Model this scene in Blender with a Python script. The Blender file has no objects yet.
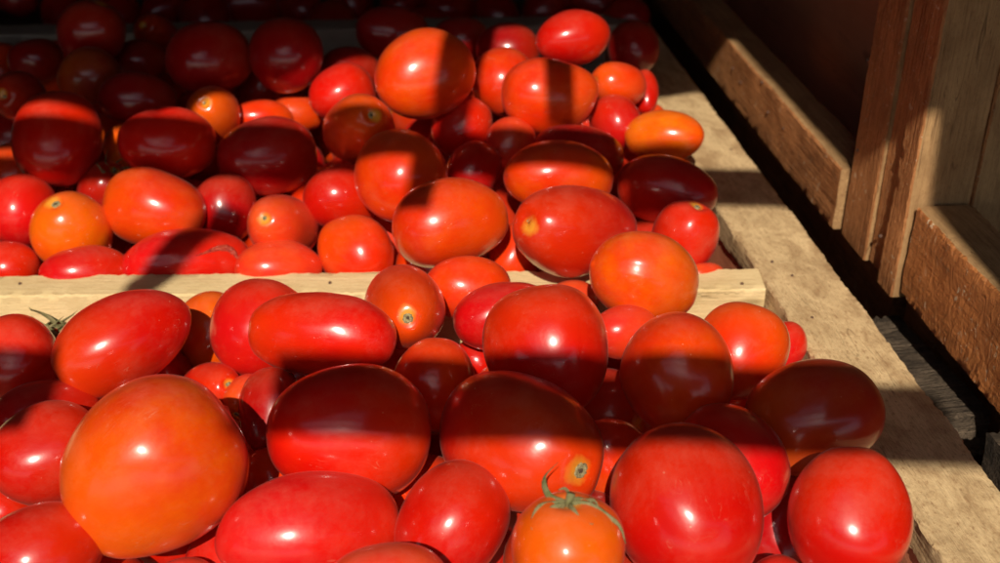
import bpy, bmesh, math, random
from mathutils import Vector, Matrix, noise
random.seed(7)
R = math.radians
S = bpy.context.scene
COL = S.collection

# ------------------------------------------------------------------ camera
H, F, PITCH = 0.40, 1220.0, R(30.5)
FWD = Vector((0, math.cos(PITCH), -math.sin(PITCH)))
UP = Vector((0, math.sin(PITCH), math.cos(PITCH)))
RT = Vector((1, 0, 0))
CAM = Vector((0, 0, H))
cd = bpy.data.cameras.new('camera'); cam = bpy.data.objects.new('camera', cd); COL.objects.link(cam)
cam.location = CAM; cam.rotation_euler = (math.pi/2 - PITCH, 0, 0)
cd.sensor_width = 36; cd.lens = 36*F/1000; cd.clip_start = 0.01; cd.clip_end = 100
cd.dof.use_dof = True; cd.dof.focus_distance = 0.62; cd.dof.aperture_fstop = 10
S.camera = cam

def ray(px, py):                       # direction with unit depth along the view axis
    return FWD + RT*((px-500)/F) + UP*((281.5-py)/F)
def on_z(px, py, z=0.0):
    d = ray(px, py); return CAM + d*((z-H)/d.z)
def at_depth(px, py, dep):
    return CAM + ray(px, py)*dep

# ------------------------------------------------------------------ sun direction
SUN_EL, SUN_AZ = R(42), R(4)           # light travels +y and a little +x
TO_SUN = Vector((-math.sin(SUN_AZ)*math.cos(SUN_EL), -math.cos(SUN_AZ)*math.cos(SUN_EL), math.sin(SUN_EL)))

# ------------------------------------------------------------------ node helpers
def mat(name):
    m = bpy.data.materials.new(name); m.use_nodes = True
    nt = m.node_tree; nt.nodes.clear()
    out = nt.nodes.new('ShaderNodeOutputMaterial'); b = nt.nodes.new('ShaderNodeBsdfPrincipled')
    nt.links.new(b.outputs[0], out.inputs[0])
    return m, nt, b
def N(nt, typ, **kw):
    n = nt.nodes.new(typ)
    for k, v in kw.items(): setattr(n, k, v)
    return n
def L(nt, a, b): nt.links.new(a, b)
def mix(nt, fac, a, b, blend='MIX'):
    n = N(nt, 'ShaderNodeMix', data_type='RGBA', blend_type=blend)
    for s, v in ((n.inputs[0], fac), (n.inputs[6], a), (n.inputs[7], b)):
        if isinstance(v, (int, float)): s.default_value = v
        elif isinstance(v, tuple): s.default_value = (*v[:3], 1)
        else: L(nt, v, s)
    return n.outputs[2]
def ramp(nt, inp, stops):
    n = N(nt, 'ShaderNodeValToRGB'); cr = n.color_ramp
    while len(cr.elements) < len(stops): cr.elements.new(0.5)
    for e, (p, c) in zip(cr.elements, stops):
        e.position = p; e.color = (c, c, c, 1) if isinstance(c, (int, float)) else (*c, 1)
    L(nt, inp, n.inputs[0]); return n.outputs[0]
def math_(nt, op, a, b=0.5, clamp=False):
    n = N(nt, 'ShaderNodeMath', operation=op, use_clamp=clamp)
    for s, v in ((n.inputs[0], a), (n.inputs[1], b)):
        if isinstance(v, (int, float)): s.default_value = v
        else: L(nt, v, s)
    return n.outputs[0]
def noise_(nt, vec, scale, detail=4, rough=.55, dist=0):
    n = N(nt, 'ShaderNodeTexNoise'); n.inputs['Scale'].default_value = scale
    n.inputs['Detail'].default_value = detail; n.inputs['Roughness'].default_value = rough
    n.inputs['Distortion'].default_value = dist
    L(nt, vec, n.inputs['Vector']); return n.outputs[0]
def mapped(nt, vec, scale=(1, 1, 1), loc=None):
    n = N(nt, 'ShaderNodeMapping'); n.inputs['Scale'].default_value = scale
    L(nt, vec, n.inputs['Vector'])
    if loc is not None: L(nt, loc, n.inputs['Location'])
    return n.outputs[0]

def tomato_mat():
    m, nt, b = mat('tomato_skin')
    tc = N(nt, 'ShaderNodeTexCoord'); oi = N(nt, 'ShaderNodeObjectInfo')
    rnd = math_(nt, 'MULTIPLY', oi.outputs['Random'], 37.0)
    cx = N(nt, 'ShaderNodeCombineXYZ'); L(nt, rnd, cx.inputs[0]); L(nt, rnd, cx.inputs[1])
    v = mapped(nt, tc.outputs['Object'], (1, 1, 1), cx.outputs[0])
    vs = mapped(nt, tc.outputs['Object'], (1, 1, .25), cx.outputs[0])
    blot = ramp(nt, noise_(nt, v, 30, 5, .6, .05), [(.40, 0), (.68, 1)])
    streak = ramp(nt, noise_(nt, vs, 90, 3, .55), [(.35, 0), (.75, 1)])
    base = oi.outputs['Color']
    warm = mix(nt, 1.0, base, (1.10, 3.0, .7), 'MULTIPLY')
    deep = mix(nt, 1.0, base, (.80, .50, .9), 'MULTIPLY')
    c = mix(nt, math_(nt, 'MULTIPLY', blot, .8), base, warm)
    c = mix(nt, math_(nt, 'MULTIPLY', streak, .35), c, deep)
    # unripe orange shoulder towards the stem, amount carried by object colour alpha
    sep = N(nt, 'ShaderNodeSeparateXYZ'); L(nt, tc.outputs['Generated'], sep.inputs[0])
    wob = math_(nt, 'ADD', sep.outputs[2], math_(nt, 'MULTIPLY', math_(nt, 'SUBTRACT', noise_(nt, v, 34, 3), .5), .45))
    sh = ramp(nt, wob, [(.35, 0), (.95, 1)])
    c = mix(nt, math_(nt, 'MULTIPLY', math_(nt, 'MULTIPLY', sh, oi.outputs['Alpha']), .95), c, (.74, .095, .003))
    gx = math_(nt, 'SUBTRACT', sep.outputs[0], .5); gy = math_(nt, 'SUBTRACT', sep.outputs[1], .5)
    rad = math_(nt, 'SQRT', math_(nt, 'ADD', math_(nt, 'MULTIPLY', gx, gx), math_(nt, 'MULTIPLY', gy, gy)))
    rad = math_(nt, 'ADD', rad, math_(nt, 'MULTIPLY', math_(nt, 'SUBTRACT', noise_(nt, v, 150, 3), .5), .09))
    halo = math_(nt, 'MULTIPLY', ramp(nt, rad, [(.045, 1), (.125, 0)]), ramp(nt, sep.outputs[2], [(.6, 0), (.8, 1)]))
    c = mix(nt, math_(nt, 'MULTIPLY', halo, .8), c, (.75, .33, .03))
    # pale specks and dusty scuffs
    vo = N(nt, 'ShaderNodeTexVoronoi'); vo.inputs['Scale'].default_value = 210; L(nt, v, vo.inputs['Vector'])
    speck = ramp(nt, vo.outputs['Distance'], [(.04, 1), (.11, 0)])
    pick = ramp(nt, noise_(nt, v, 60, 2), [(.60, 0), (.70, 1)])
    c = mix(nt, math_(nt, 'MULTIPLY', math_(nt, 'MULTIPLY', speck, pick), .6), c, (.75, .45, .30))
    dust = ramp(nt, noise_(nt, v, 34, 9, .80, .2), [(.48, 0), (.70, 1)])
    ge = N(nt, 'ShaderNodeNewGeometry'); sn = N(nt, 'ShaderNodeSeparateXYZ'); L(nt, ge.outputs['Normal'], sn.inputs[0])
    settled = math_(nt, 'MULTIPLY', ramp(nt, sn.outputs[2], [(.72, 0), (1.0, 1)]), ramp(nt, noise_(nt, v, 75, 6, .75), [(.36, 0), (.66, 1)]))
    dust = math_(nt, 'ADD', dust, math_(nt, 'MULTIPLY', settled, 1.1))
    scr = ramp(nt, noise_(nt, mapped(nt, tc.outputs['Object'], (2.2, 1, .35), cx.outputs[0]), 130, 2, .5, .9), [(.492, 0), (.5, 1), (.508, 0)])
    scr = math_(nt, 'MULTIPLY', scr, ramp(nt, noise_(nt, v, 52, 2), [(.60, 0), (.68, 1)]))
    c = mix(nt, math_(nt, 'MULTIPLY', scr, .28), c, (.62, .30, .18))
    c = mix(nt, math_(nt, 'MULTIPLY', dust, .08), c, (.60, .30, .20))
    L(nt, c, b.inputs['Base Color'])
    ro = math_(nt, 'ADD', math_(nt, 'MULTIPLY', dust, .16), .29)
    b.inputs['Coat Weight'].default_value = .45; b.inputs['Coat Roughness'].default_value = .155; b.inputs['Coat IOR'].default_value = 1.42
    b.inputs['Specular IOR Level'].default_value = .24
    L(nt, ro, b.inputs['Roughness'])
    L(nt, math_(nt, 'MULTIPLY', math_(nt, 'SUBTRACT', 1.0, math_(nt, 'MULTIPLY', dust, .6)), .80), b.inputs['Coat Weight'])
    b.inputs['IOR'].default_value = 1.46
    b.inputs['Subsurface Weight'].default_value = .06
    b.inputs['Subsurface Radius'].default_value = (1, .22, .08)
    b.inputs['Subsurface Scale'].default_value = .005
    b.inputs['Sheen Weight'].default_value = .035
    b.inputs['Sheen Roughness'].default_value = .35
    b.inputs['Sheen Tint'].default_value = (1, .72, .62, 1)
    bp = N(nt, 'ShaderNodeBump'); bp.inputs['Strength'].default_value = .35; bp.inputs['Distance'].default_value = .0012
    hgt = math_(nt, 'ADD', math_(nt, 'MULTIPLY', noise_(nt, vs, 70, 3), .8), math_(nt, 'MULTIPLY', noise_(nt, v, 420, 3), .10))
    L(nt, hgt, bp.inputs['Height']); L(nt, bp.outputs[0], b.inputs['Normal'])
    return m

def wood_mat(name, base, dark, grain=1.0, bump=.6, rough=.8, spark=0.0, red=None, stain=None, lump=0.0, mott=0.0):
    """grain runs along local X"""
    m, nt, b = mat(name)
    tc = N(nt, 'ShaderNodeTexCoord'); oi = N(nt, 'ShaderNodeObjectInfo')
    rnd = math_(nt, 'MULTIPLY', oi.outputs['Random'], 11.0)
    cx = N(nt, 'ShaderNodeCombineXYZ'); L(nt, rnd, cx.inputs[0]); L(nt, rnd, cx.inputs[1])
    o = tc.outputs['Object']
    v1 = mapped(nt, o, (5, 60, 60), cx.outputs[0]); v2 = mapped(nt, o, (14, 420, 420), cx.outputs[0])
    v3 = mapped(nt, o, (18, 30, 30), cx.outputs[0]); v4 = mapped(nt, o, (190, 520, 520), cx.outputs[0])
    g1 = ramp(nt, noise_(nt, v1, 1, 5, .6, .8), [(.32, 0), (.70, 1)])
    g2 = noise_(nt, v2, 1, 4, .65)
    g3 = ramp(nt, noise_(nt, v3, 1, 5, .62, .4), [(.35, 0), (.75, 1)])
    g4 = noise_(nt, v4, 1, 3, .7)
    c = mix(nt, math_(nt, 'MULTIPLY', g1, .45*grain), base, dark)
    c = mix(nt, math_(nt, 'MULTIPLY', ramp(nt, g2, [(.48, 0), (.72, 1)]), .55*grain), c, dark)
    c = mix(nt, math_(nt, 'MULTIPLY', g3, .35), c, stain or dark)
    flecks = ramp(nt, g4, [(.62, 0), (.74, 1)])
    c = mix(nt, math_(nt, 'MULTIPLY', flecks, .5), c, dark)
    vk = N(nt, 'ShaderNodeTexVoronoi'); vk.inputs['Scale'].default_value = 1
    L(nt, mapped(nt, o, (11, 26, 26), cx.outputs[0]), vk.inputs['Vector'])
    knot = ramp(nt, vk.outputs['Distance'], [(.05, 1), (.13, 0)])
    c = mix(nt, math_(nt, 'MULTIPLY', knot, .6), c, tuple(x*.5 for x in dark))
    ck = ramp(nt, noise_(nt, mapped(nt, o, (5, 95, 95), cx.outputs[0]), 1, 3, .5, 1.2), [(.490, 0), (.5, 1), (.510, 0)])
    ck = math_(nt, 'MULTIPLY', ck, ramp(nt, noise_(nt, v3, .6, 2), [(.52, 0), (.60, 1)]))
    c = mix(nt, math_(nt, 'MULTIPLY', ck, .75), c, tuple(x*.35 for x in dark))
    if spark:
        vv = mapped(nt, o, (330, 300, 150), cx.outputs[0])
        s1 = ramp(nt, noise_(nt, vv, 1, 2, .5, 1.0), [(.645, 0), (.69, 1)])
        s2 = ramp(nt, noise_(nt, v3, 1.6, 2), [(.42, 0), (.55, 1)])
        c = mix(nt, math_(nt, 'MULTIPLY', math_(nt, 'MULTIPLY', s1, s2), spark), c, (.75, .62, .42))  # pale fibre flecks and sparkle glints painted into the colour
    vm = mapped(nt, o, (1, 1.6, 1.6), cx.outputs[0])
    if mott:
        m1 = ramp(nt, noise_(nt, vm, 38, 6, .66, .6), [(.44, 0), (.66, 1)])
        m2 = ramp(nt, noise_(nt, vm, 260, 4, .7), [(.54, 0), (.68, 1)])
        c = mix(nt, math_(nt, 'MULTIPLY', m1, mott*.85), c, tuple((x+y)/2 for x, y in zip(stain or dark, dark)))
        c = mix(nt, math_(nt, 'MULTIPLY', m2, mott*.7), c, dark)
    L(nt, c, b.inputs['Base Color']); b.inputs['Roughness'].default_value = rough
    b.inputs['Specular IOR Level'].default_value = .5 if lump else .25
    bp = N(nt, 'ShaderNodeBump'); bp.inputs['Strength'].default_value = bump; bp.inputs['Distance'].default_value = .0016
    h = math_(nt, 'ADD', math_(nt, 'MULTIPLY', g2, .8), math_(nt, 'ADD', math_(nt, 'MULTIPLY', g4, .5), math_(nt, 'MULTIPLY', g3, .6)))
    if lump:
        h = math_(nt, 'ADD', math_(nt, 'MULTIPLY', h, .5), math_(nt, 'MULTIPLY', noise_(nt, mapped(nt, o, (1.2, 1, .55), cx.outputs[0]), 120, 5, .62, 1.2), lump))
    L(nt, h, bp.inputs['Height']); L(nt, bp.outputs[0], b.inputs['Normal'])
    return m

def plain_mat(name, a, bcol, scale=60, rough=.7, bump=.3):
    m, nt, b = mat(name)
    tc = N(nt, 'ShaderNodeTexCoord')
    n = noise_(nt, tc.outputs['Object'], scale, 5, .6, .4)
    L(nt, mix(nt, ramp(nt, n, [(.35, 0), (.68, 1)]), a, bcol), b.inputs['Base Color'])
    b.inputs['Roughness'].default_value = rough
    bp = N(nt, 'ShaderNodeBump'); bp.inputs['Strength'].default_value = bump; bp.inputs['Distance'].default_value = .001
    L(nt, noise_(nt, tc.outputs['Object'], scale*5, 4), bp.inputs['Height']); L(nt, bp.outputs[0], b.inputs['Normal'])
    return m

M_TOM = tomato_mat()
M_PALE = wood_mat('pale_raw_wood', (.72, .52, .28), (.30, .16, .07), grain=.38, bump=.8, stain=(.42, .28, .14), mott=1.0)
M_CUT = wood_mat('cut_pale_wood', (.78, .60, .33), (.50, .34, .14), grain=.35, bump=.5, mott=.4)
M_BROWN = wood_mat('stained_brown_wood', (.56, .240, .088), (.21, .078, .028), grain=.9, bump=1.5, rough=.62, spark=.6, mott=.7)
M_ROUGH = wood_mat('rough_red_brown_wood', (.58, .220, .066), (.22, .070, .022), grain=.6, bump=1.5, rough=.40, spark=.9, lump=1.1, mott=.4)
M_REDP = wood_mat('dark_red_brown_wood', (.74, .28, .145), (.50, .16, .08), grain=.5, bump=.4, rough=.6)
M_TAN = wood_mat('raw_tan_wood', (.48, .29, .13), (.17, .080, .032), grain=.9, bump=.7, mott=.5)
M_OLD = wood_mat('grey_weathered_wood', (.19, .135, .09), (.022, .015, .010), grain=1.4, bump=3.0, mott=.9)
M_GREYB = wood_mat('greyed_board_wood', (.34, .28, .22), (.20, .15, .11), grain=.5, bump=.6)
M_DARK = wood_mat('dark_crate_wood', (.10, .05, .03), (.04, .02, .012), grain=.8, bump=.8)
M_SCAR = plain_mat('dry_stem_scar', (.46, .40, .20), (.16, .11, .05), 700, .9, .8)
M_SCARC = plain_mat('scar_core', (.05, .03, .02), (.14, .08, .04), 900, .9, .8)
M_GREEN = plain_mat('calyx_green', (.115, .125, .035), (.25, .20, .095), 260, .75, .6)
M_FIBRE = plain_mat('wood_fibre', (.75, .62, .42), (.55, .42, .25), 300, .8, .2)
M_GROUND = plain_mat('dirty_concrete', (.12, .09, .07), (.05, .04, .03), 22, .95, .8)

# ------------------------------------------------------------------ object helpers
def link(name, me, m, parent=None):
    o = bpy.data.objects.new(name, me); COL.objects.link(o)
    if m: me.materials.append(m)
    if parent: o.parent = parent
    return o
def thing(name, label, cat, loc=(0, 0, 0), group=None):
    o = bpy.data.objects.new(name, None); COL.objects.link(o); o.location = loc
    o.empty_display_size = .02
    tag(o, label, cat, group); return o
def tag(o, label, cat, group=None):
    o['label'] = label; o['category'] = cat
    if group: o['group'] = group
def mesh_from(verts, faces, smooth=True):
    me = bpy.data.meshes.new('m'); me.from_pydata(verts, [], faces)
    if smooth: me.polygons.foreach_set('use_smooth', [True]*len(me.polygons))
    me.update(); return me
def frame_matrix(origin, xd, zd):
    x = Vector(xd).normalized(); z = Vector(zd); z = (z - x*z.dot(x)).normalized(); y = z.cross(x)
    m = Matrix((x, y, z)).transposed().to_4x4(); m.translation = Vector(origin); return m

def board(name, m, parent, mtx, Ln, W, T, seed=0, jag=.0006, wob=.0008, step=.004, taper=(0, 0), rad=.0012, m2=None):
    """board in local space: X 0..Ln, Y 0..W, Z -T..0 (z=0 is its top face), ragged edges"""
    nx = max(2, int(Ln/step)); nw = max(2, int(W/.006)); ntk = max(1, int(T/.006))
    ring = []
    for i in range(nw+1): ring.append((rad + (W-2*rad)*i/nw, 0, 0, 1 if i in (0, nw) else 0))
    ring.append((W, -rad, 1, 1))
    for i in range(1, ntk): ring.append((W, -T*i/ntk, 1, 0))
    ring.append((W, -T+rad, 1, 1))
    for i in range(nw, -1, -1): ring.append((rad + (W-2*rad)*i/nw, -T, 2, 1 if i in (0, nw) else 0))
    ring.append((0, -T+rad, 3, 1))
    for i in range(ntk-1, 0, -1): ring.append((0, -T*i/ntk, 3, 0))
    ring.append((0, -rad, 3, 1))
    vs, fs = [], []; k = len(ring)
    for i in range(nx+1):
        x = Ln*i/nx
        for (y, z, f, e) in ring:
            yy = y*(1 + (taper[1])*(i/nx)) + taper[0]*i/nx
            p = Vector((x*25+seed*7.1, y*60, z*60))
            n1 = noise.noise(p); n2 = noise.noise(Vector((x*260+seed*3, yy*300, z*300)))
            n3 = noise.noise(Vector((x*900+seed, yy*40, z*900)))
            dy = wob*n1 + (jag*(n2+.6*n3) if e else jag*.15*n2)
            dz = wob*.7*noise.noise(p+Vector((9, 3, 1))) + (jag*(noise.noise(Vector((x*310+5, yy*80, seed)))) if e else 0)
            vs.append((x, yy+dy, z+dz))
    for i in range(nx):
        for j in range(k):
            a = i*k+j; b2 = i*k+(j+1) % k
            fs.append((a, b2, b2+k, a+k))
    fs.append(tuple(range(k-1, -1, -1))[::-1][::-1]); fs.append(tuple(range(nx*k, nx*k+k)))
    me = mesh_from([Vector(v) for v in vs], fs, True)
    bm = bmesh.new(); bm.from_mesh(me); bmesh.ops.recalc_face_normals(bm, faces=bm.faces); bm.to_mesh(me); bm.free()
    for p in me.polygons:
        if len(p.vertices) > 4: p.use_smooth = False
    assert len(me.polygons) == nx*k+2
    try: me.set_sharp_from_angle(angle=R(38))
    except Exception: pass
    o = link(name, me, m, parent)
    if m2:                                  # one face left unstained, as sawn
        me.materials.append(m2[0])
        for i in range(nx):
            for j in range(k):
                if ring[j][2] == m2[1] and ring[(j+1) % k][2] == m2[1]: me.polygons[i*k+j].material_index = 1
        if m2[1] == 0: me.polygons[nx*k+1].material_index = 1; me.polygons[nx*k].material_index = 1
    o.matrix_world = mtx if parent is None else parent.matrix_world.inverted() @ mtx
    if parent is not None:
        o.matrix_parent_inverse = Matrix.Identity(4)
        o.matrix_basis = Matrix.Translation(-parent.location) @ mtx
    return o

def tube(pts, rads, seg=8):
    vs, fs = [], []
    n = len(pts); prev = Vector((0.3, .5, .8))
    for i, p in enumerate(pts):
        t = (Vector(pts[min(i+1, n-1)]) - Vector(pts[max(i-1, 0)])).normalized()
        u = prev - t*prev.dot(t)
        if u.length < 1e-5: u = t.orthogonal()
        u.normalize(); w = t.cross(u); prev = u
        r = rads[i]; ru, rw = r if isinstance(r, tuple) else (r, r)
        for s in range(seg):
            a = 2*math.pi*s/seg; vs.append(Vector(p) + u*math.cos(a)*ru + w*math.sin(a)*rw)
    for i in range(n-1):
        for s in range(seg):
            a = i*seg+s; b = i*seg+(s+1) % seg; fs.append((a, b, b+seg, a+seg))
    fs.append(tuple(range(seg-1, -1, -1))); fs.append(tuple(range((n-1)*seg, n*seg)))
    return vs, fs

def join(parts):
    V, Fc = [], []
    for vs, fs in parts:
        o = len(V); V += [tuple(v) for v in vs]; Fc += [tuple(i+o for i in f) for f in fs]
    return V, Fc

# ------------------------------------------------------------------ the tomato
def tomato_mesh(r, Lh, seed, hi=False, wrinkle=0, lobes=None, groove=False, shd=None, sqd=None):
    """r: radius, Lh: half length, stem end at +Z"""
    rng = random.Random(seed)
    bend = rng.uniform(-.10, .10)*r
    nu, nv = (72, 52) if hi else (52, 38)
    sh = rng.uniform(-.05, .11) if shd is None else shd              # heavier shoulder or heavier tip
    sq = (rng.uniform(.0, .14) if Lh < 1.3*r else rng.uniform(.0, .08)) if sqd is None else sqd                # boxiness
    ec = rng.uniform(-.035, .035); nl = lobes or rng.choice((2, 3, 3, 4)); la = rng.uniform(.010, .030); ph = rng.uniform(0, 6.28)
    dim = rng.uniform(.09, .15)*r; nip = rng.uniform(-.04, .03)*r
    vs, fs = [], []
    off = Vector((seed*1.37 % 50, seed*.73 % 50, 0))
    dents = [(Vector((rng.uniform(-1, 1), rng.uniform(-1, 1), rng.uniform(-.6, .6))).normalized(), rng.uniform(.03, .075)) for _ in range(3)]
    for j in range(1, nv):
        t = math.pi*j/nv                      # 0 at +Z
        ct, st = math.cos(t), math.sin(t)
        z = Lh*ct; rr = r*(st**(1-sq))
        rr *= 1 + sh*ct
        z -= dim*math.exp(-(t/.19)**2); z += nip*math.exp(-((math.pi-t)/.25)**2)
        for i in range(nu):
            a = 2*math.pi*i/nu
            near = math.exp(-(t/.75)**2)
            q = rr*(1 + ec*math.cos(2*a+ph) + la*(.35+2.2*near)*math.cos(nl*a+ph*2))
            x, y = q*math.cos(a) + bend*(1-2*st), q*math.sin(a)
            d = Vector((x, y, z)); nrm = Vector((x, y, z*(r/Lh)**2)).normalized()
            k = noise.noise(d*17+off)*.085*r + noise.noise(d*42+off)*.018*r
            un = d.normalized()
            for dv_, da in dents:
                k -= da*r*max(0, (un.dot(dv_)-.62)/.38)**1.5
            if groove: k -= .035*r*math.exp(-((math.atan2(math.sin(a-.2), math.cos(a-.2)))/.07)**2)*st
            if wrinkle:
                w = Vector((x*120, y*120, z*45))+off
                k += wrinkle*r*(-abs(noise.noise(w)))*.06*(.4+.6*noise.noise(d*30))
                k += wrinkle*.02*r*noise.noise(d*80+off)
            d += nrm*k
            vs.append(d)
    top = len(vs); vs.append(Vector((0, 0, Lh-dim))); bot = len(vs); vs.append(Vector((0, 0, -Lh+nip)))
    for j in range(nv-2):
        for i in range(nu):
            a = j*nu+i; b = j*nu+(i+1) % nu; fs.append((a, a+nu, b+nu, b))
    for i in range(nu):
        fs.append((top, i, (i+1) % nu)); l = (nv-2)*nu; fs.append((bot, l+(i+1) % nu, l+i))
    return mesh_from(vs, fs), Lh-dim

def scar(parent, r, ztop, seed, size=1.0):
    """dried corky scar with a frayed rim"""
    rng = random.Random(seed+5); s = .105*r*size
    parts = []; n = 22; vs = [(0, 0, ztop+.012*r)]
    for ring, (rr, zz) in enumerate(((.45, .004), (.75, .020), (1.0, .012), (1.25, -.03))):
        for i in range(n):
            a = 2*math.pi*i/n; q = s*rr*(1+rng.uniform(-.16, .16)*(ring > 1))
            vs.append((q*math.cos(a), q*math.sin(a), ztop+zz*r+rng.uniform(-.004, .006)*r + .25*q*q/r*8*.1))
    fs = [(0, 1+i, 1+(i+1) % n) for i in range(n)]
    for k in range(3):
        for i in range(n):
            a = 1+k*n+i; b = 1+k*n+(i+1) % n; fs.append((a, a+n, b+n, b))
    parts.append((vs, fs))
    o = link('stem_scar', mesh_from(*join(parts)), M_SCAR, parent)
    vs = []; q = s*.42
    vs.append((0, 0, ztop+.030*r)); 
    for i in range(10):
        a = 2*math.pi*i/10; k = q*rng.uniform(.7, 1.15); vs.append((k*math.cos(a), k*math.sin(a), ztop+.012*r))
    c = link('scar_core', mesh_from(vs, [(0, 1+i, 1+(i+1) % 10) for i in range(10)]), M_SCARC, o)
    return o

def calyx(parent, r, ztop, seed, stub=.22, curl=1.0, n=6, spread=1.0, height=.0, arms=None, wf=.78):
    rng = random.Random(seed+9); parts = []
    parts.append(tube([(0, 0, ztop-.05*r), (.01*r, 0, ztop+.10*r), (.05*r, .02*r, ztop+stub*r)], [.075*r, .060*r, .075*r], 10))
    if arms: n = len(arms)
    for i in range(n):
        a = 2*math.pi*i/n + rng.uniform(-.25, .25); ln = r*rng.uniform(.65, 1.0)*spread
        if arms: a = R(arms[i][0]); ln = r*arms[i][1]
        pts, rad = [], []
        cu = rng.uniform(.5, 1.3)*curl; sw = rng.uniform(-.5, .5)
        if arms: cu = arms[i][2]; sw = arms[i][3]
        for k in range(12):
            t = k/11; rr = .05*r + ln*t*(1-.18*t)
            ang = a + sw*t*t
            surf = (math.sqrt(max(0, 1-min(.98, rr/r)**2)) - 1)*r*.95
            z = ztop + .06*r + surf + .06*r*math.sin(t*9+a)*t + cu*.34*r*t**2.2 + height*r*t
            pts.append((rr*math.cos(ang), rr*math.sin(ang), z))
            w = .085*(wf if arms else 1)*r*(math.sin(math.pi*min(1, t*.9+.12))**.8)*(1-.45*t)+.006*r
            rad.append((w, w*.30))
        parts.append(tube(pts, rad, 8))
    return link('calyx', mesh_from(*join(parts)), M_GREEN, parent)

# ------------------------------------------------------------------ plan of the crates (from the photo's lines)
pe_n, pe_f = on_z(917, 520), on_z(722, 215)          # inner edge of the long plank
po_n, po_f = on_z(1000, 490), on_z(704, 95)          # outer edge
DV = ((pe_f-pe_n).normalized() + (po_f-po_n).normalized()).normalized()   # running direction
PERP = Vector((DV.y, -DV.x, 0))
BB0, BB1 = on_z(0, 270), on_z(760, 274)              # divider: back edge
BF0, BF1 = on_z(0, 297), on_z(766, 290)              # divider: front edge
print('DV', DV, 'plank width', (po_n-pe_n).dot(PERP), (po_f-pe_f).dot(PERP), 'divider', BB0.y-BF0.y, BB1.y-BF1.y)
def lerp_y(a, b, x): return a.y + (b.y-a.y)*(x-a.x)/(b.x-a.x)
def plank_x(y): 
    t = (y-pe_n.y)/(pe_f.y-pe_n.y); return pe_n.x + (pe_f.x-pe_n.x)*t

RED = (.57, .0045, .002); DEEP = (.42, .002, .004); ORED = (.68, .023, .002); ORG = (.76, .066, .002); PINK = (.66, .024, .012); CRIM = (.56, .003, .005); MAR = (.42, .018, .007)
T = []
def t(px, py, a, b, ang=0, tilt=-25, col=RED, k=0, scar=None, feat=None, z=.02, zone='near', label='', al=.15, **kw):
    T.append(dict(px=px, py=py, a=a, b=b, ang=ang, tilt=tilt, col=col, k=k, scar=scar, feat=feat, z=z, zone=zone, label=label, al=al, kw=kw))

# ---- near crate, front to back
t(156, 469, 94, 86, 222, 14, (.70, .034, .002), 0, None, 'stub', al=.9, label='very large orange-red tomato, the biggest of all, lower left', z=.05, shd=-.10)
t(40, 552, 62, 50, 20, -20, RED, 0, label='glossy red tomato cut by the bottom left corner of the photo')
t(309, 533, 87, 59, 5, -20, CRIM, 0, label='broad bright red tomato at the bottom edge, right of the biggest orange one')
t(387, 588, 62, 46, 0, -20, PINK, 30, label='dull red tomato showing only its crown at the bottom edge', z=.04)
t(453, 522, 62, 55, 60, -20, RED, 0, label='round bright red tomato left of the one with the green calyx')
t(567, 560, 66, 60, 108, 38, ORG, 30, (548, 506), 'calyx', al=1.0, label='yellow-orange tomato wearing a green star calyx on top', z=.045,
  arms=((-2, 1.15, .55, -.35), (176, .85, .3, .7), (222, .5, .1, -.6), (282, .66, -.04, .5), (150, 1.0, 2.4, -.9), (75, .5, .4, .6), (35, .55, .2, -.7)))
t(686, 508, 83, 74, 110, -25, RED, 0, label='large glossy red tomato right of the one with green calyx', z=.04)
t(849, 514, 67, 61, 80, -20, RED, 0, label='round bright red tomato at the front, against the plank edge', z=.035)
t(778, 588, 34, 32, 0, -20, RED, 10, label='red tomato barely showing at bottom edge between two large red ones', z=.0)
t(185, 588, 34, 30, 0, -20, PINK, 0, label='small brick red tomato peeping out under the biggest orange one', z=.0)
t(730, 464, 60, 55, 130, -25, CRIM, 0, label='crimson tomato tucked between the large glossy red and the shaded maroon one', z=.02)
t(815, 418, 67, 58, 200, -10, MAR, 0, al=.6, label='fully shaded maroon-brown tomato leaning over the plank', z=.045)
t(612, 462, 40, 44, -60, -20, ORED, -30, al=.9, label='half hidden tomato with an orange lower side, right of the scarred red one', z=.0)
t(520, 441, 83, 70, -20, 45, RED, 0, (573, 459), 'scar', al=.35, label='big red tomato with a round corky scar and shaded top', z=.04)
t(349, 432, 82, 69, 0, -20, RED, 0, al=.25, label='big red tomato with shadowed dark upper half, left of the scarred one', z=.04)
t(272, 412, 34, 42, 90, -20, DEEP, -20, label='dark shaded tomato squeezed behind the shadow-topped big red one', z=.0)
t(272, 480, 34, 34, 90, -20, ORED, -40, al=.5, label='orange-red tomato glimpsed low between the biggest orange and bright red ones', z=-.01)
t(48, 455, 56, 52, 10, -20, RED, 0, label='red tomato with shaded top, left behind the biggest orange one', z=.02)
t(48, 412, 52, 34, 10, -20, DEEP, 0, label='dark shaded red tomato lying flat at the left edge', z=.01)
t(436, 385, 48, 44, 90, -20, ORED, 0, al=.2, label='brownish red half-shaded tomato between the two shadow-topped big ones', z=.02)
t(549, 354, 67, 64, 100, -20, RED, 0, al=.3, label='large round red tomato in the middle with a sharp highlight and shaded lower half', z=.045)
t(679, 376, 61, 58, 100, -30, ORED, 0, al=.1, label='round tomato with orange-lit cap and dark shaded face, right of the middle', z=.045)
t(738, 352, 46, 50, 60, -20, ORED, -10, al=.7, label='orange-red tomato just right of the orange-capped shaded one', z=.035)
t(785, 346, 22, 26, 60, -20, CRIM, -10, label='small crimson tomato wedged against the plank corner', z=.0)
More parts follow.
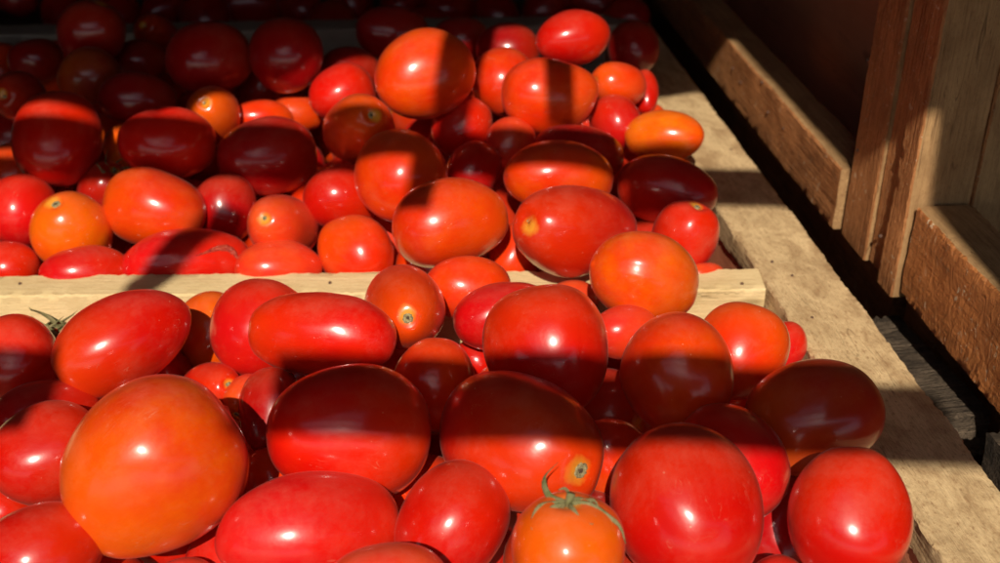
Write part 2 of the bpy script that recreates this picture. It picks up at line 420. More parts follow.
t(624, 332, 34, 28, 0, -20, PINK, -20, al=.3, label='salmon coloured tomato sitting under the pale ridged orange one', z=.01)
t(645, 278, 58, 45, -15, -20, ORG, 10, al=.6, label='orange tomato with a pale ridge, perched over the divider board', z=.06, groove=True)
t(505, 316, 52, 36, 10, -20, CRIM, -10, label='wrinkled crimson tomato behind the large middle one', z=.02, wrinkle=1)
t(574, 297, 26, 18, 0, -20, PINK, -10, label='pinkish tomato crown just showing before the divider, left of the ridged orange one', z=-.01)
t(468, 287, 44, 32, 0, -20, ORED, -5, al=.4, label='orange-red tomato lying against the divider board in the middle', z=.02)
t(405, 311, 53, 41, -35, 45, RED, 0, (430, 327), 'scar', al=.5, label='red tomato with small yellow-rimmed scar, in front of the divider', z=.03)
t(322, 335, 77, 43, 175, -10, RED, 10, al=.25, label='long red tomato with scuffed wrinkled top, in front of the divider', z=.03, wrinkle=.7, sqd=.24)
t(260, 328, 50, 48, 70, -20, CRIM, -5, label='tall crimson tomato leaning left of the long scuffed one', z=.025)
t(211, 334, 36, 42, 90, -20, ORG, -10, al=.6, label='small orange tomato upright between two big red ones at the left', z=.01)
t(122, 343, 70, 48, 212, 18, RED, 10, (69, 374), 'scar', al=.35, label='big egg-shaped red tomato lying before the divider at the left', z=.045)
t(208, 389, 38, 27, -10, 5, RED, -24, (235, 382), 'stub', label='flat bright red tomato with a stub of stem above the biggest orange one', z=.01)
t(247, 398, 20, 24, 60, 30, ORED, -22, (242, 408), 'scar', al=.6, label='little orange-red tomato showing a split stem scar in the crevice', z=.0)
t(14, 358, 42, 44, 30, -20, RED, 0, label='red tomato at the left edge below the divider', z=.025)
t(54, 350, 24, 20, 95, 10, ORED, -60, None, 'bigcalyx', label='hidden tomato with curled green sepals against the divider board', z=-.012,
  arms=((15, 1.6, 5.0, 2.6), (160, 1.5, 4.6, -2.2), (70, 1.2, 5.8, 2.4), (200, 1.6, 4.6, 2.0), (-20, 1.7, 4.8, -1.6)))
t(478, 364, 28, 26, 0, -20, RED, -60, label='red tomato low in the crevice left of the large middle one', z=-.015)
t(6, 512, 28, 26, 0, -20, RED, -60, label='red tomato low at the left edge above the corner one', z=-.02)
# ---- far crate, front to back
t(8, 268, 32, 28, 0, -20, RED, 0, zone='far', label='red tomato crown behind the divider at the left edge', z=-.012)
t(88, 274, 44, 28, 0, -20, CRIM, 0, zone='far', label='flat dull red tomato behind the divider under the small orange one', z=-.012)
t(187, 264, 62, 37, 5, -20, CRIM, 0, zone='far', label='long wrinkled split red tomato behind the divider board', z=-.01, wrinkle=1.4, split=True)
t(280, 270, 43, 32, 0, -20, PINK, 0, zone='far', label='dull pinkish tomato crown behind the divider, right of the wrinkled one', z=-.012)
t(355, 253, 41, 37, 130, -20, ORED, 0, zone='far', al=.7, label='orange-red pear-shaped tomato behind the divider with white highlight low', z=.005)
t(282, 226, 42, 32, 145, 30, PINK, -5, (262, 212), 'tinyscar', zone='far', al=.2, label='dull pink-red pointed tomato in the middle of the far crate left half', z=.01)
t(74, 234, 42, 38, 102, 28, ORG, 5, (67, 207), 'scar', zone='far', al=.9, label='small bright orange tomato with pale stem scar on top', z=.02)
t(154, 208, 53, 42, 170, -20, ORED, 10, zone='far', al=.8, label='plump orange tomato in full sun at the left of far crate', z=.035)
t(22, 212, 38, 38, 90, -20, CRIM, 0, zone='far', label='crimson tomato at the left edge of the far crate', z=.02)
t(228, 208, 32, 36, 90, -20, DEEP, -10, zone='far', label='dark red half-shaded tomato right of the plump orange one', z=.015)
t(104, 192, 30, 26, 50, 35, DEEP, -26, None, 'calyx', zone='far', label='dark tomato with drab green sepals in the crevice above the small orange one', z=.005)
t(449, 225, 58, 46, 10, -20, ORED, 10, zone='far', al=.5, label='large glossy orange-red tomato with a shadow on its upper left', z=.04)
t(515, 255, 32, 26, 60, -20, ORED, -10, zone='far', label='low orange-red tomato wedged between two large glossy ones', z=.0)
t(576, 228, 62, 46, 178, 22, RED, 15, (531, 226), 'scar', zone='far', al=.2, label='large oval red tomato with scar at its left end, touching the divider', z=.035)
t(686, 238, 40, 34, 75, 12, RED, 10, (694, 208), 'tinyscar', zone='far', al=.1, label='red two-lobed tomato with double highlight, beside the plank', z=.02, lobes=4)
t(706, 274, 22, 12, 0, -20, PINK, 0, zone='far', label='dull red tomato sliver at the corner of divider and plank', z=-.012)
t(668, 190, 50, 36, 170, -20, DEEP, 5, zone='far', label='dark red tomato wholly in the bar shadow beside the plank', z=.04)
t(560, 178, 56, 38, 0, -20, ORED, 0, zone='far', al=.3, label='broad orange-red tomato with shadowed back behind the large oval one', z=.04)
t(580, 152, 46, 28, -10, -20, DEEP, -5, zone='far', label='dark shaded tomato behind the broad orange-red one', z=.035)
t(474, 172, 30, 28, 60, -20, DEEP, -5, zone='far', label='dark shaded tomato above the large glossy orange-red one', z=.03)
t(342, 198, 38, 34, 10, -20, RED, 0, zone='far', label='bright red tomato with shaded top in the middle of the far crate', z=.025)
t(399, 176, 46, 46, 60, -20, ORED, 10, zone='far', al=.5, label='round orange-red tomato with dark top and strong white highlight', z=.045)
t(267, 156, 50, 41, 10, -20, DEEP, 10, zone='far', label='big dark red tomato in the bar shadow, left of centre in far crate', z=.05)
t(167, 143, 47, 36, 0, -20, RED, 10, zone='far', label='tomato with thin orange-lit rim above a dark shaded face', z=.045)
t(57, 140, 48, 44, 90, -25, RED, 15, zone='far', label='large tomato with bright red cap and dark shaded front at far left', z=.05)
t(126, 148, 20, 26, 90, -20, ORG, -30, zone='far', al=.6, label='orange tomato sliver behind the rim-lit dark one', z=.02)
t(214, 116, 32, 28, 115, 55, ORED, -10, (218, 103), 'tinyscar', zone='far', al=1.0, label='orange tomato catching the sun with yellow crown, behind the big dark ones', z=.03)
t(357, 128, 46, 33, -10, 30, ORED, 8, (386, 119), 'scar', zone='far', al=.6, label='orange-red tomato with greenish yellow scar on its right end', z=.05)
t(262, 118, 34, 18, 0, -20, ORED, -10, zone='far', al=.5, label='low orange-lit tomato back just above the big dark one', z=.03)
t(296, 114, 28, 18, 0, -20, ORED, -15, zone='far', label='small orange-lit tomato back left of the scarred one', z=.03)
t(343, 94, 33, 29, 20, -20, RED, -5, zone='far', label='small bright red tomato left of the topmost large orange-red one', z=.05)
t(424, 76, 51, 45, 20, -20, ORED, 45, zone='far', al=.4, label='topmost large orange-red tomato standing proud of the far heap', z=.085)
t(462, 126, 33, 30, 40, -20, RED, 0, zone='far', label='red tomato with vertical shadow stripe below the topmost large one', z=.055)
t(509, 144, 26, 27, 60, -20, PINK, -8, zone='far', al=.3, label='small salmon-red tomato between the striped round tomatoes', z=.045)
t(503, 82, 34, 33, 90, -20, ORED, -5, zone='far', label='orange-red matt tomato left of the striped large round one', z=.06)
t(551, 94, 49, 39, 0, -20, ORED, 25, zone='far', al=.4, label='large round tomato with a dark vertical shadow stripe down its middle', z=.075)
t(615, 122, 26, 28, 120, -20, CRIM, 0, zone='far', label='crimson tomato behind the small orange one next the plank', z=.04)
t(664, 136, 39, 26, 178, -20, ORG, 12, zone='far', al=.3, sqd=0, label='clear orange oval tomato resting by the plank', z=.035)
t(618, 85, 29, 23, 200, 45, ORED, 0, (595, 84), 'scar', zone='far', al=.5, label='small orange-red tomato with yellow scar on its left end', z=.055)
t(645, 92, 14, 24, 90, -20, RED, -10, zone='far', label='narrow red tomato edge behind the yellow-scarred one', z=.04)
t(654, 118, 12, 14, 90, -20, ORED, -20, zone='far', al=.7, label='tiny orange tomato edge above the oval orange one', z=.02)
t(574, 37, 38, 29, 15, -20, RED, 20, zone='far', label='farthest sunlit red tomato alone at the top of heap', z=.09)
# ---- the shaded back of the far crate and the crate beyond
SHADE_RED = (.30, .002, .004)  # back fruit's shade put into its skin colour
t(92, 34, 32, 33, 60, 30, SHADE_RED, 20, (104, 8), 'tinyscar', zone='far', label='shaded dark tomato at top left with faint green scar at its crown', z=.075)
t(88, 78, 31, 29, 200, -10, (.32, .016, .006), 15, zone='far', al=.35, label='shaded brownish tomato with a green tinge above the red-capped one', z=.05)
t(138, 100, 38, 27, 0, -20, SHADE_RED, 10, zone='far', label='shaded dark red tomato directly above the rim-lit one', z=.045)
t(141, 60, 26, 22, 0, -20, SHADE_RED, 0, zone='far', label='shaded tomato between the brownish one and the big dark round one', z=.04)
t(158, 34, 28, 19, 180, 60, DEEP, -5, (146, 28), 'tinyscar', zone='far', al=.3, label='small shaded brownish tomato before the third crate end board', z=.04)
t(209, 57, 42, 37, 10, -20, SHADE_RED, 25, zone='far', label='big shaded dark tomato, upper left, with a clear crescent rim', z=.07)
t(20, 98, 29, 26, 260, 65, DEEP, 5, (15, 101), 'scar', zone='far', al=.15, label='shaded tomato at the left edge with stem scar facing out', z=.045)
t(37, 60, 27, 22, 10, -20, SHADE_RED, 0, zone='far', label='shaded tomato lying in front of the greyed end board', z=.03)
t(288, 56, 38, 37, 90, -20, SHADE_RED, 20, zone='far', label='big shaded round tomato with soft pink sheen, upper middle left', z=.07)
t(350, 70, 30, 24, 0, -20, SHADE_RED, -10, zone='far', label='shaded tomato arc behind the small bright red one', z=.045)
t(392, 32, 36, 28, 0, -20, SHADE_RED, 0, zone='far', label='shaded tomato behind the topmost large one', z=.06)
t(460, 42, 30, 28, 0, -20, SHADE_RED, -5, zone='far', label='shaded tomato to the right of the topmost large one', z=.06)
t(508, 50, 32, 27, 0, -20, SHADE_RED, -5, zone='far', label='shaded tomato left of the farthest sunlit one', z=.06)
t(633, 48, 27, 28, 90, -20, SHADE_RED, 0, zone='far', label='shaded dark red tomato beside the far end of the plank', z=.055)
t(258, 98, 34, 24, 70, 30, SHADE_RED, -24, None, 'calyx', zone='far', label='shaded tomato with dry green sepals behind the orange-lit backs', z=.02)
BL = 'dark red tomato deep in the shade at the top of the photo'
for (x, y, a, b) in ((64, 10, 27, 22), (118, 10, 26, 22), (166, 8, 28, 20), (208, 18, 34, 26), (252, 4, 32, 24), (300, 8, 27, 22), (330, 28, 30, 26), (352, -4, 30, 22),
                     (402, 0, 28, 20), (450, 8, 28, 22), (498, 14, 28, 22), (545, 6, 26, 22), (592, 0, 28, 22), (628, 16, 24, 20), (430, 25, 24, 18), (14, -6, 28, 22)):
    t(x, y, a, b, 10*(x % 18), -20, SHADE_RED, -30, zone='back', label=BL, z=.05, group='dark tomatoes in the shaded crate at the top')

# ------------------------------------------------------------------ solve the heap: depth along each pixel ray so that fruit touches, not merges
for q in T:
    d = ray(q['px'], q['py']); q['dep'] = (q['z']-H)/d.z
    if q['zone'] == 'back':
        q['dep'] = max(q['dep'], (1.27)/ray(q['px'], q['py']).y)
    q['dep0'] = q['dep']; q['key'] = q['py'] + q['b'] + q['k']
def eff(q, ux, uy):
    a = R(q['ang']); c = ux*math.cos(a) - uy*math.sin(a); s = ux*math.sin(a)+uy*math.cos(a)
    return 1/math.sqrt((c/q['a'])**2 + (s/q['b'])**2)
for it in range(160):
    for i, p in enumerate(T):
        for q in T[i+1:]:
            dx, dy = q['px']-p['px'], q['py']-p['py']; dist = math.hypot(dx, dy) or 1e-3
            if dist > 190: continue
            ex = eff(p, dx/dist, dy/dist) + eff(q, dx/dist, dy/dist)
            if dist >= ex*.97: continue
            f, g = (p, q) if p['key'] > q['key'] else (q, p)
            m = (f['dep']+g['dep'])/2/F
            rz = (min(p['a'], p['b']) + min(q['a'], q['b']))*m
            need = rz*math.sqrt(1-(dist/ex)**2)*.93
            gap = g['dep']-f['dep']
            if gap < need:
                c = (need-gap)*.5*.5
                f['dep'] -= c; g['dep'] += c
    for q in T:
        q['dep'] += (q['dep0']-q['dep'])*.03
        Rr = q['b']*q['dep']/F; P = at_depth(q['px'], q['py'], q['dep'])
        if q['zone'] == 'near':
            lim = lerp_y(BF0, BF1, P.x) - .9*Rr
            if P.y > lim and P.z < .8*Rr: q['dep'] -= min(.003, (P.y-lim))
        elif q['zone'] == 'far':
            lim = lerp_y(BB0, BB1, P.x) + .85*Rr
            if P.y < lim and P.z < .8*Rr: q['dep'] += min(.003, (lim-P.y))
            lim = 1.335/1.0
        Rx = q['a']*q['dep']/F
        if P.x + .9*Rx > plank_x(P.y) and P.z < .7*Rr: q['dep'] -= .002

def cam_axes(v3):          # v3 in camera space (right, up, toward camera)
    return RT*v3[0] + UP*v3[1] - FWD*v3[2]
placed = []
for i, q in enumerate(T):
    b, a = q['b'], q['a']; ang = R(q['ang']); tl = R(q['tilt'])
    if q['scar']:
        ox, oy = q['scar'][0]-q['px'], -(q['scar'][1]-q['py']); o = math.hypot(ox, oy)/.88
        ang = math.atan2(oy, ox); s2 = (a*a-o*o)/(b*b)
        tl = max(.32, math.asin(math.sqrt(min(.98, max(0, s2))))); Lh = o/max(.2, math.cos(tl))
    else:
        big = a
        if a < b:
            a, b = b, a; ang = ang + math.pi/2 if abs(math.sin(ang)) < .7 else ang
        Lh = math.sqrt(max(0, a*a-(b*math.sin(tl))**2))/math.cos(tl)
    Lh = min(max(Lh, b*1.0), b*1.75)
    P = at_depth(q['px'], q['py'], q['dep']); sc = q['dep']/F
    # off-axis stretch of the perspective view, undone so outlines match
    rr, ll = b*sc, Lh*sc
    q['P'], q['r'], q['l'] = P, rr, ll
    ax = cam_axes((math.cos(ang)*math.cos(tl), math.sin(ang)*math.cos(tl), math.sin(tl)))
    q['ax'] = ax
    kw = q['kw']
    me, zt = tomato_mesh(rr, ll, i+3, hi=b > 55, wrinkle=kw.get('wrinkle', 0), lobes=kw.get('lobes'), groove=kw.get('groove', False), shd=kw.get('shd'), sqd=kw.get('sqd'))
    o = link('tomato', me, M_TOM)
    qx = Vector((random.random(), random.random(), random.random()))
    o.matrix_world = frame_matrix(P, RT if kw.get('arms') else ax.cross(qx), ax)
    v = random.uniform(.88, 1.1); g = random.uniform(.75, 1.35)
    o.color = (min(.86, q['col'][0]*v), q['col'][1]*g, q['col'][2], q['al'])
    tag(o, q['label'], 'tomato', kw.get('group') or {'near': 'tomatoes heaped in the near crate', 'far': 'tomatoes heaped in the far crate'}[q['zone']])
    ft = q['feat']
    if ft == 'scar': scar(o, rr, zt, i)
    elif ft == 'tinyscar': scar(o, rr, zt, i, .7)
    elif ft == 'calyx' and kw.get('arms'): calyx(o, rr, zt, i, arms=kw['arms'])
    elif ft == 'calyx': calyx(o, rr, zt, i, n=6, curl=2.0)
    elif ft == 'bigcalyx': calyx(o, rr, zt, i, arms=kw['arms'], wf=2.8)
    elif ft == 'stub':
        s_ = link('stem_stub', mesh_from(*tube([(0, 0, zt-.02*rr), (0, 0, zt+.07*rr), (.01*rr, 0, zt+.20*rr)], [.085*rr, .07*rr, .09*rr], 10)), M_SCAR, o)
    placed.append((P, (rr*rr*ll)**(1/3)))
    print('%3d %-5s z=%.3f dz=%+.3f r=%.4f l=%.4f %s' % (i, q['zone'], P.z, q['dep']-q['dep0'], rr, ll, q['label'][:40]))

# ---- the burst skin of the long wrinkled one behind the divider
bpy.context.view_layer.update()
for o in list(S.objects):
    if 'wrinkled split' in o.get('label', ''):
        dg0 = bpy.context.evaluated_depsgraph_get(); inv = o.matrix_world.inverted(); ov = inv @ CAM
        row = []
        for (x, y, w0_) in ((196, 256, .4), (203, 253, 1.2), (211, 250, 1.8), (219, 248, 2.6), (227, 248, 3.4), (233, 251, 4.2), (237, 256, 3.6), (239, 262, 1.6)):
            for sgn in (-1, -.35, .35, 1):
                jx, jy = random.uniform(-.5, .5), random.uniform(-.7, .7)
                dd = (inv.to_3x3() @ ray(x+jx, y+sgn*w0_+jy)).normalized()
                ok, loc, nn, fi = o.ray_cast(ov, dd)
                if not ok: loc, nn = row[-1] if row else (Vector((0, 0, 0)), Vector((0, 0, 1)))
                row.append((loc + nn*(.00025 if abs(sgn) == 1 else .0007), nn))
        vs = [p for p, n_ in row]; fs = [(k*4+j, k*4+j+1, k*4+j+5, k*4+j+4) for k in range(7) for j in range(3)]
        M_FLESH = plain_mat('torn_tomato_flesh', (.30, .012, .012), (.62, .10, .05), 420, .18, 1.0)
        link('split_flesh', mesh_from(vs, fs), M_FLESH, o)

# ---- buried fruit under the top layer, seen only through the gaps
rng = random.Random(21); nfill = 0
for zc in (-.022, -.062):
    for zone, y0, y1 in (('near', .36, BF0.y-.03), ('far', BB0.y+.03, 1.12)):
        for tr in range(1100):
            y = rng.uniform(y0, y1); x = rng.uniform(-.42*y-.03, plank_x(y)-.035)
            r0 = rng.uniform(.026, .031); z = zc+rng.uniform(-.008, .008); P = Vector((x, y, z))
            if any((P-Q).length < (r0+rq)*.84 for Q, rq in placed): continue
            me, zt = tomato_mesh(r0, r0*rng.uniform(1.05, 1.25), 500+nfill)
            o = link('tomato', me, M_TOM)
            ax = Vector((rng.uniform(-1, 1), rng.uniform(-1, 1), rng.uniform(-.5, .5))).normalized()
            o.matrix_world = frame_matrix(P, ax.cross(Vector((.1, .3, .9))), ax)
            c = rng.choice((RED, RED, DEEP, ORED)); o.color = (*c, .3)
            tag(o, 'red tomato buried in the %s crate, glimpsed through gaps of the top layer' % zone, 'tomato', 'tomatoes buried in the %s crate' % zone)
            placed.append((P, r0)); nfill += 1
print('fill', nfill)

# ------------------------------------------------------------------ the pale crates
crate = thing('divided_crate', 'raw pale wooden crate split by a divider board, full of tomatoes', 'crate', (0, .7, -.13))
# long plank (top face z=0): local X runs away from the camera, +Y points to the left
W_ = (po_n-pe_n).dot(PERP); W2 = (po_f-pe_f).dot(PERP); Wp = (W_+W2)/2
start = pe_n - DV*.30
o0 = start + PERP*Wp
board('long_plank', M_PALE, crate, frame_matrix(o0, DV, (0, 0, 1)), 1.75, Wp, .019, 3, jag=.0010, wob=.0016, step=.002)
# inner side wall under the plank
board('side_board', M_REDP, crate, frame_matrix(start + PERP*.012 - Vector((0, 0, .0195)), DV, (0, 0, 1)), 1.75, .010, .11, 5, jag=.0008)
# divider board: tapered top, butted to the plank
dvx = (BF1-BF0).normalized(); ext = BF0 - dvx*.25
e1 = BF1
Ld = (e1-ext).length
w0 = (BB0-BF0).y; w1 = BB1.y-BF1.y
print('divider widths', w0, w1)
board('divider_board', M_CUT, crate, frame_matrix(Vector((ext.x, ext.y, .0005)), dvx, (0, 0, 1)), Ld, (w0+w1)/2, .085, 8, jag=.0009, wob=.001, step=.003)
# far end board, in the shade
E0, E1 = on_z(0, 41), on_z(640, 30)
dE = (E1-E0).normalized()
board('end_board', M_GREYB, crate, frame_matrix(E0 - dE*.25 + Vector((0, 0, .006)), dE, (0, 0, 1)), (E1-E0).length+.24, .032, .09, 11)
board('crate_floor', M_DARK, crate, frame_matrix((-.75, .15, -.125), (1, 0, 0), (0, 0, 1)), 1.25, 1.5, .012, 13, step=.02)

# ------------------------------------------------------------------ the brown crates to the right (faces lie in one vertical plane)
G = .030
PO = po_n + PERP*G                      # a point of that plane
def on_plane(px, py, off=0.0):
    d = ray(px, py); o = PO + PERP*off; s = (o-CAM).dot(PERP)/d.dot(PERP); return CAM + d*s

def at(s_, off, z): return PO*1 + DV*s_ + PERP*off + Vector((0, 0, z-PO.z))
def fm(s_, off, z, xd, zd): return frame_matrix(at(s_, off, z), xd, zd)
Z = Vector((0, 0, 1))
# near brown crate: rail, end wall of upright boards, bearer
cr = thing('brown_crate', 'reddish brown crate at the right with rough glistening rail and upright end boards', 'crate', at(.0, .1, -.1), 'brown crates along the right')
# rail: local X along DV, Y = left; top z=.066
board('side_rail', M_ROUGH, cr, fm(-.45, .036+.004, .057, DV, Z), .45+.196, .036, .062, 21, jag=.0009, wob=.0012, step=.002, m2=(M_TAN, 0))
# end wall boards: local X up, face normal (local Z) towards -DV
def upright(name, m, parent, s_front, off0, width, z0, z1, thick, seed, **kw):
    # X up, local Z = -DV, Y = Z x X ; face at local z=0
    zd = -DV; y = zd.cross(Z)            # = direction of increasing local Y
    o = at(s_front, off0, z0)
    if y.dot(PERP) < 0: o = at(s_front, off0+width, z0)
    return board(name, m, parent, frame_matrix(o, Z, zd), z1-z0, width, thick, seed, **kw)
w_ = None
d = ray(995, 100); o_ = at(.2, 0, 0); sdist = (o_-CAM).dot(DV)/d.dot(DV); seam = (CAM+d*sdist-PO).dot(PERP)
print('seam off', seam)
upright('end_board', M_BROWN, cr, .200, 0, seam-.001, -.01, .25, .022, 31, jag=.0005, wob=.0006, m2=(M_TAN, 0))
upright('end_board', M_BROWN, cr, .202, seam+.001, .10, -.01, .25, .022, 33, jag=.0005, wob=.0006, m2=(M_TAN, 0))
upright('end_board', M_BROWN, cr, .201, seam+.104, .10, -.01, .25, .022, 35, jag=.0012)
board('bearer', M_BROWN, cr, fm(-.45, .075, -.010, DV, Z), .70, .035, .12, 37)
board('crate_floor', M_DARK, cr, fm(-.45, .42, -.03, DV, Z), .66, .34, .012, 38, step=.02)
# far brown crate: upright corner boards, rail, inner panel
cf = thing('brown_crate', 'stained brown crate farther back at the right with nail-specked rail and two corner boards', 'crate', at(.5, .1, -.1), 'brown crates along the right')
def sideboard(name, m, parent, s0, s1, off, z0, z1, thick, seed, **kw):
    # X up, local Z = -PERP (faces the plank), Y = (-PERP) x Z
    y = (-PERP).cross(Z); o = at(s0 if y.dot(DV) > 0 else s1, off, z0)
    return board(name, m, parent, frame_matrix(o, Z, -PERP), z1-z0, s1-s0, thick, seed, **kw)
sideboard('corner_board', M_BROWN, cf, .2235, .2445, .003, -.006, .24, .022, 41, jag=.0004, wob=.0005, m2=(M_TAN, 3))
sideboard('corner_board', M_BROWN, cf, .2455, .286, .000, -.008, .24, .022, 43, jag=.0004, wob=.0005, m2=(M_TAN, 3))
board('side_rail', M_BROWN, cf, fm(.290, .030-.005, .040, DV, Z), 1.3, .030, .047, 45, jag=.0007, wob=.0012, step=.003, m2=(M_TAN, 0))
board('inner_panel', M_REDP, cf, frame_matrix(at(.287, .10, .45), DV, -PERP), 1.4, .55, .012, 47, step=.01)
board('bearer', M_BROWN, cf, fm(.26, .070, -.012, DV, Z), 1.3, .035, .12, 49)
M_GAP = wood_mat('dirty_brown_wood', (.22, .11, .065), (.07, .035, .02), grain=.8, bump=1.2, mott=.8)
board('outer_side_board', M_GAP, crate, frame_matrix(start + PERP*(Wp-.003) - Vector((0, 0, .022)), DV, Z), 1.75, .010, .10, 61)
board('gap_board', M_GAP, crate, frame_matrix(start + PERP*(Wp+.034) - Vector((0, 0, .062)), DV, Z), 1.75, .034, .012, 63, jag=.001)
# weathered lump of timber in the gap, grain across
lump = board('timber_offcut', M_OLD, None, frame_matrix(at(.095, .030, -.028)-PERP*.0595, PERP, Z+DV*.10), .050, .128, .03, 51, jag=.004, wob=.003, step=.002)
tag(lump, 'grey weathered timber offcut with coarse cross grain jammed between plank and brown crate', 'offcut')
p = on_z(1002, 450, -.012)
l2 = board('timber_offcut', M_OLD, None, frame_matrix(p+DV*-.02, PERP, Z), .03, .035, .03, 53, jag=.003, wob=.002, step=.002)
tag(l2, 'small pale grey timber offcut in the gap at the right edge of the photo', 'offcut')
def nail(parent, P, nrm, r=.0011):
    nrm = Vector(nrm).normalized(); u = nrm.orthogonal().normalized(); w_ = nrm.cross(u)
    vs = [P + nrm*h_ + (u*math.cos(2*math.pi*i/10)+w_*math.sin(2*math.pi*i/10))*q_ for q_, h_ in ((r, -.001), (r, .0006), (r*.7, .0010)) for i in range(10)]
    fs = [(k*10+i, k*10+(i+1) % 10, k*10+10+(i+1) % 10, k*10+10+i) for k in range(2) for i in range(10)] + [tuple(range(20, 30))]
    o = link('nail', mesh_from(vs, fs, False), M_IRON, parent); o.matrix_basis = Matrix.Translation(-parent.location)
M_IRON = plain_mat('rusty_iron', (.07, .045, .035), (.16, .07, .035), 900, .6, .5)
for p_ in ((733, 68), (741, 82), (762, 82), (768, 112), (784, 128)): nail(cf, on_plane(*p_, off=-.005), -PERP)
for p_ in ((20, 284), (330, 283), (742, 284)): nail(crate, on_z(*p_, .0006), Z, .0011)
for p_ in ((868, 60), (858, 150), (880, 236)): nail(cf, on_plane(*p_, off=.0), -PERP, .0012)
for p_ in ((772, 262), (792, 276), (812, 318), (731, 150), (905, 500)): nail(crate, on_z(*p_), Z, .0010)
# ground
g = link('ground', mesh_from([(-20, -20, -.32), (20, -20, -.32), (20, 20, -.32), (-20, 20, -.32)], [(0, 1, 2, 3)], False), M_GROUND); g['kind'] = 'structure'

# ------------------------------------------------------------------ unseen slatted roof added to throw the shade
HS = .70
def to_gobo(p): return p + TO_SUN*((HS-p.z)/TO_SUN.z)
gobo = thing('shadow_gobo', 'unseen slatted roof overhead whose bars and boards throw the shadows', 'gobo', (0, .5, HS))
def slab(name, pts, thick=.012, m=M_DARK):
    n = len(pts); vs = [Vector((p.x, p.y, HS)) for p in pts] + [Vector((p.x, p.y, HS+thick)) for p in pts]
    fs = [tuple(range(n)), tuple(range(2*n-1, n-1, -1))] + [(i, i+n, (i+1) % n+n, (i+1) % n) for i in range(n)]
    me = mesh_from(vs, fs, False)
    bm = bmesh.new(); bm.from_mesh(me); bmesh.ops.recalc_face_normals(bm, faces=bm.faces); bm.to_mesh(me); bm.free()
    o = link(name, me, m, gobo); o.matrix_basis = Matrix.Translation(-gobo.location); return o
def strip(name, a, b, width, **kw):
    a, b = to_gobo(a), to_gobo(b); dd = (b-a).normalized(); n = Vector((-dd.y, dd.x, 0))*width/2
    return slab(name, [a-n, b-n, b+n, a+n], **kw)
def bar_band(y0px, x0, y1px, x1, ytop, ybot):
    pass

def bar(xa, xb, ya, yb, lead=0.0):
    """lead: how much farther the left end reaches than the right one"""
    A, B = to_gobo(on_z(800, ya)).y, to_gobo(on_z(800, yb)).y
    f = lambda x: lead*max(0, min(1, (.22-x)/.6))
    slab('gobo_bar', [Vector((x, A+f(x), 0)) for x in sorted({xa, -.2, .2, xb}) if xa <= x <= xb] + [Vector((x, B+f(x), 0)) for x in sorted({xa, -.2, .2, xb}, reverse=True) if xa <= x <= xb])
xe = lambda py: to_gobo(on_z(po_n_px(py), py)).x+.014
po_n_px = lambda py: 704+(py-95)*.75
bar(-1.4, xe(196), 180, 210, .036)  # unseen bars added to cast the level shadow bands
xa_, xb_ = to_gobo(on_z(628, 205, .03)).x, to_gobo(on_z(722, 205, .02)).x; yn = to_gobo(on_z(800, 210)).y
slab('gobo_bar', [Vector((xa_, yn-.026, 0)), Vector((xb_, yn-.018, 0)), Vector((xb_, yn-.001, 0)), Vector((xa_, yn-.001, 0))])
xg0, xg1 = to_gobo(on_z(34, 440, .03)).x, to_gobo(on_z(243, 430, .05)).x
bar(xg1, xe(436), 402, 470, .030)
bar(-1.4, xg0, 402, 470, .030)
# slanting thin laths added for the diagonal shadow stripes
strip('gobo_lath', on_z(472, 45, .085)+Vector((.008, .05, 0)), on_z(415, 215, .05), .022)
strip('gobo_lath', on_z(558, 60, .09), on_z(561, 108, .08), .020)
strip('gobo_lath', on_z(215, 205, .035), on_z(132, 297, 0), .018)
# boards added over the back, edge shaped to the outline of the shade
edge = [to_gobo(on_z(*p)) for p in ((-60, 100, .08), (40, 96, .08), (150, 104, .08), (188, 98, .07), (240, 90, .06), (310, 80, .055), (335, 58, .065), (372, 30, .09), (440, 10, .11), (570, -8, .12), (612, 0, .11), (618, 62, .065), (655, 74, .04), (700, 92, 0), (712, 100, 0))]
edge += [to_gobo(at(.60, -.004, .0)), to_gobo(at(.55, .03, .04))]
slab('gobo_boards', [Vector((-2, edge[0].y, 0))] + edge + [Vector((1.5, edge[-1].y, 0)), Vector((1.5, 2.6, 0)), Vector((-2, 2.6, 0))], .03)
# boards added to shade the brown crates on the right
def on_s(px, py, s_):
    d = ray(px, py); return CAM + d*((at(s_, 0, 0)-CAM).dot(DV)/d.dot(DV))
e = [on_s(930, 205, .2), on_s(940, 100, .2), on_s(952, 42, .2)]
e = [to_gobo(on_z(990, 280, .057))-Vector((0, .3, 0)), to_gobo(on_z(990, 280, .057)), to_gobo(on_z(927, 203, .057))] + [to_gobo(p) for p in e[1:]]
b0, b1 = to_gobo(on_s(952, 40, .2)), to_gobo(on_s(955, -30, .2))
slab('gobo_bar', [Vector((b0.x-.012, b0.y, 0)), Vector((b0.x-.012, b1.y, 0)), Vector((b0.x-.0005, b1.y, 0)), Vector((b0.x-.0005, b0.y, 0))], thick=.02)
strip('gobo_lath', at(.285, .0185, .040), at(.80, .0185, .040), .035)  # lath added to shade the top of the far rail
e = [Vector((p.x+.001, p.y, HS)) for p in e]
slab('gobo_boards', [Vector((1.5, e[0].y, 0))] + e + [Vector((e[-1].x, edge[-1].y-.002, 0)), Vector((1.5, edge[-1].y-.002, 0))], .028)
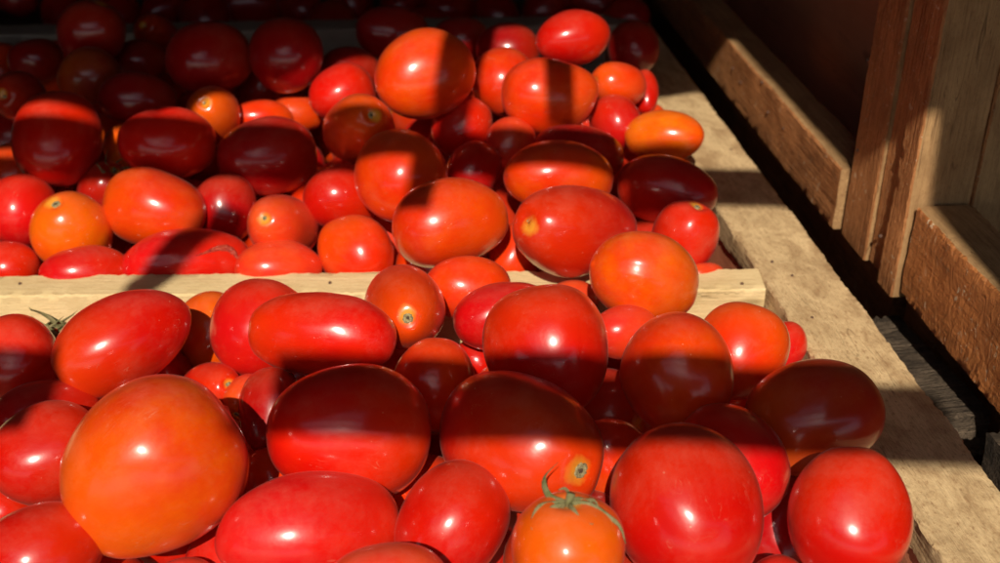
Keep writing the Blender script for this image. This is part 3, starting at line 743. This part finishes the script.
# rest of the added roof round its opening, cutting down sky light
slab('gobo_boards', [Vector((-2, -2.2, 0)), Vector((1.5, -2.2, 0)), Vector((1.5, -.72, 0)), Vector((-2, -.72, 0))], .03)
slab('gobo_boards', [Vector((-2, -.71, 0)), Vector((-.72, -.71, 0)), Vector((-.72, edge[0].y-.01, 0)), Vector((-2, edge[0].y-.01, 0))], .03)
def wall(a, b, z0=-.31, z1=HS-.003, th=.02):
    a, b = Vector(a), Vector(b); n = Vector((-(b-a).y, (b-a).x, 0)).normalized()*th
    vs = [(p.x, p.y, z) for z in (z0, z1) for p in (a, b, b+n, a+n)]
    fs = [(3, 2, 1, 0), (4, 5, 6, 7)] + [(i, (i+1) % 4, (i+1) % 4+4, i+4) for i in range(4)]
    o = link('gobo_wall', mesh_from([Vector(v) for v in vs], fs, False), M_DARK, gobo); o.matrix_basis = Matrix.Translation(-gobo.location)
wall((-1.9, 2.45, 0), (1.4, 2.45, 0)); wall((-1.25, -.3, 0), (-1.25, 2.4, 0)); wall((1.2, -.3, 0), (1.2, 2.4, 0))  # unseen walls added to keep sky light off the back
for x, y in ((-1.95, -2.1), (1.45, -2.1), (-1.95, 2.5), (1.45, 2.5)):  # unseen posts under the added overhead boards
    vs, fs = tube([(x, y, -.32), (x, y, HS)], [.03, .028], 10); ps = link('gobo_post', mesh_from(vs, fs), M_DARK, gobo); ps.matrix_basis = Matrix.Translation(-gobo.location)

# ------------------------------------------------------------------ drop buried fruit that no near viewpoint can see
bpy.context.view_layer.update()
dg = bpy.context.evaluated_depsgraph_get(); seen = set()
for cpos in (Vector((0, 0, 0)), Vector((-.12, 0, .02)), Vector((.12, 0, .02)), Vector((0, .02, .08))):
    for yy in range(0, 563, 5):
        for xx in range(0, 1000, 5):
            tgt = CAM + ray(xx, yy)*.8; org = CAM+cpos
            ok, loc, nn, ii, ob, mm = S.ray_cast(dg, org, (tgt-org).normalized())
            if ok: seen.add(ob.name)
gone = 0
for o in list(S.objects):
    if 'buried' in o.get('label', '') and o.name not in seen:
        bpy.data.objects.remove(o); gone += 1
print('unseen buried removed', gone)

# ------------------------------------------------------------------ light
w = bpy.data.worlds.new('World'); S.world = w; w.use_nodes = True
nt = w.node_tree; bg = nt.nodes['Background']
sky = nt.nodes.new('ShaderNodeTexSky'); sky.sky_type = 'NISHITA'; sky.sun_disc = False
sky.sun_elevation = SUN_EL; sky.sun_rotation = math.atan2(TO_SUN.x, TO_SUN.y)
nt.links.new(sky.outputs[0], bg.inputs[0]); bg.inputs[1].default_value = .10
sl = bpy.data.lights.new('sun', 'SUN'); so = bpy.data.objects.new('sun', sl); COL.objects.link(so)
sl.energy = 4.8; sl.angle = R(.5); sl.color = (1, .91, .76)
so.rotation_euler = TO_SUN.to_track_quat('Z', 'Y').to_euler()
S.view_settings.view_transform = 'Standard'; S.view_settings.look = 'None'
S.view_settings.exposure = 0; S.view_settings.gamma = 1
S.render.engine = 'CYCLES'
S.cycles.use_denoising = True
S.cycles.max_bounces = 8
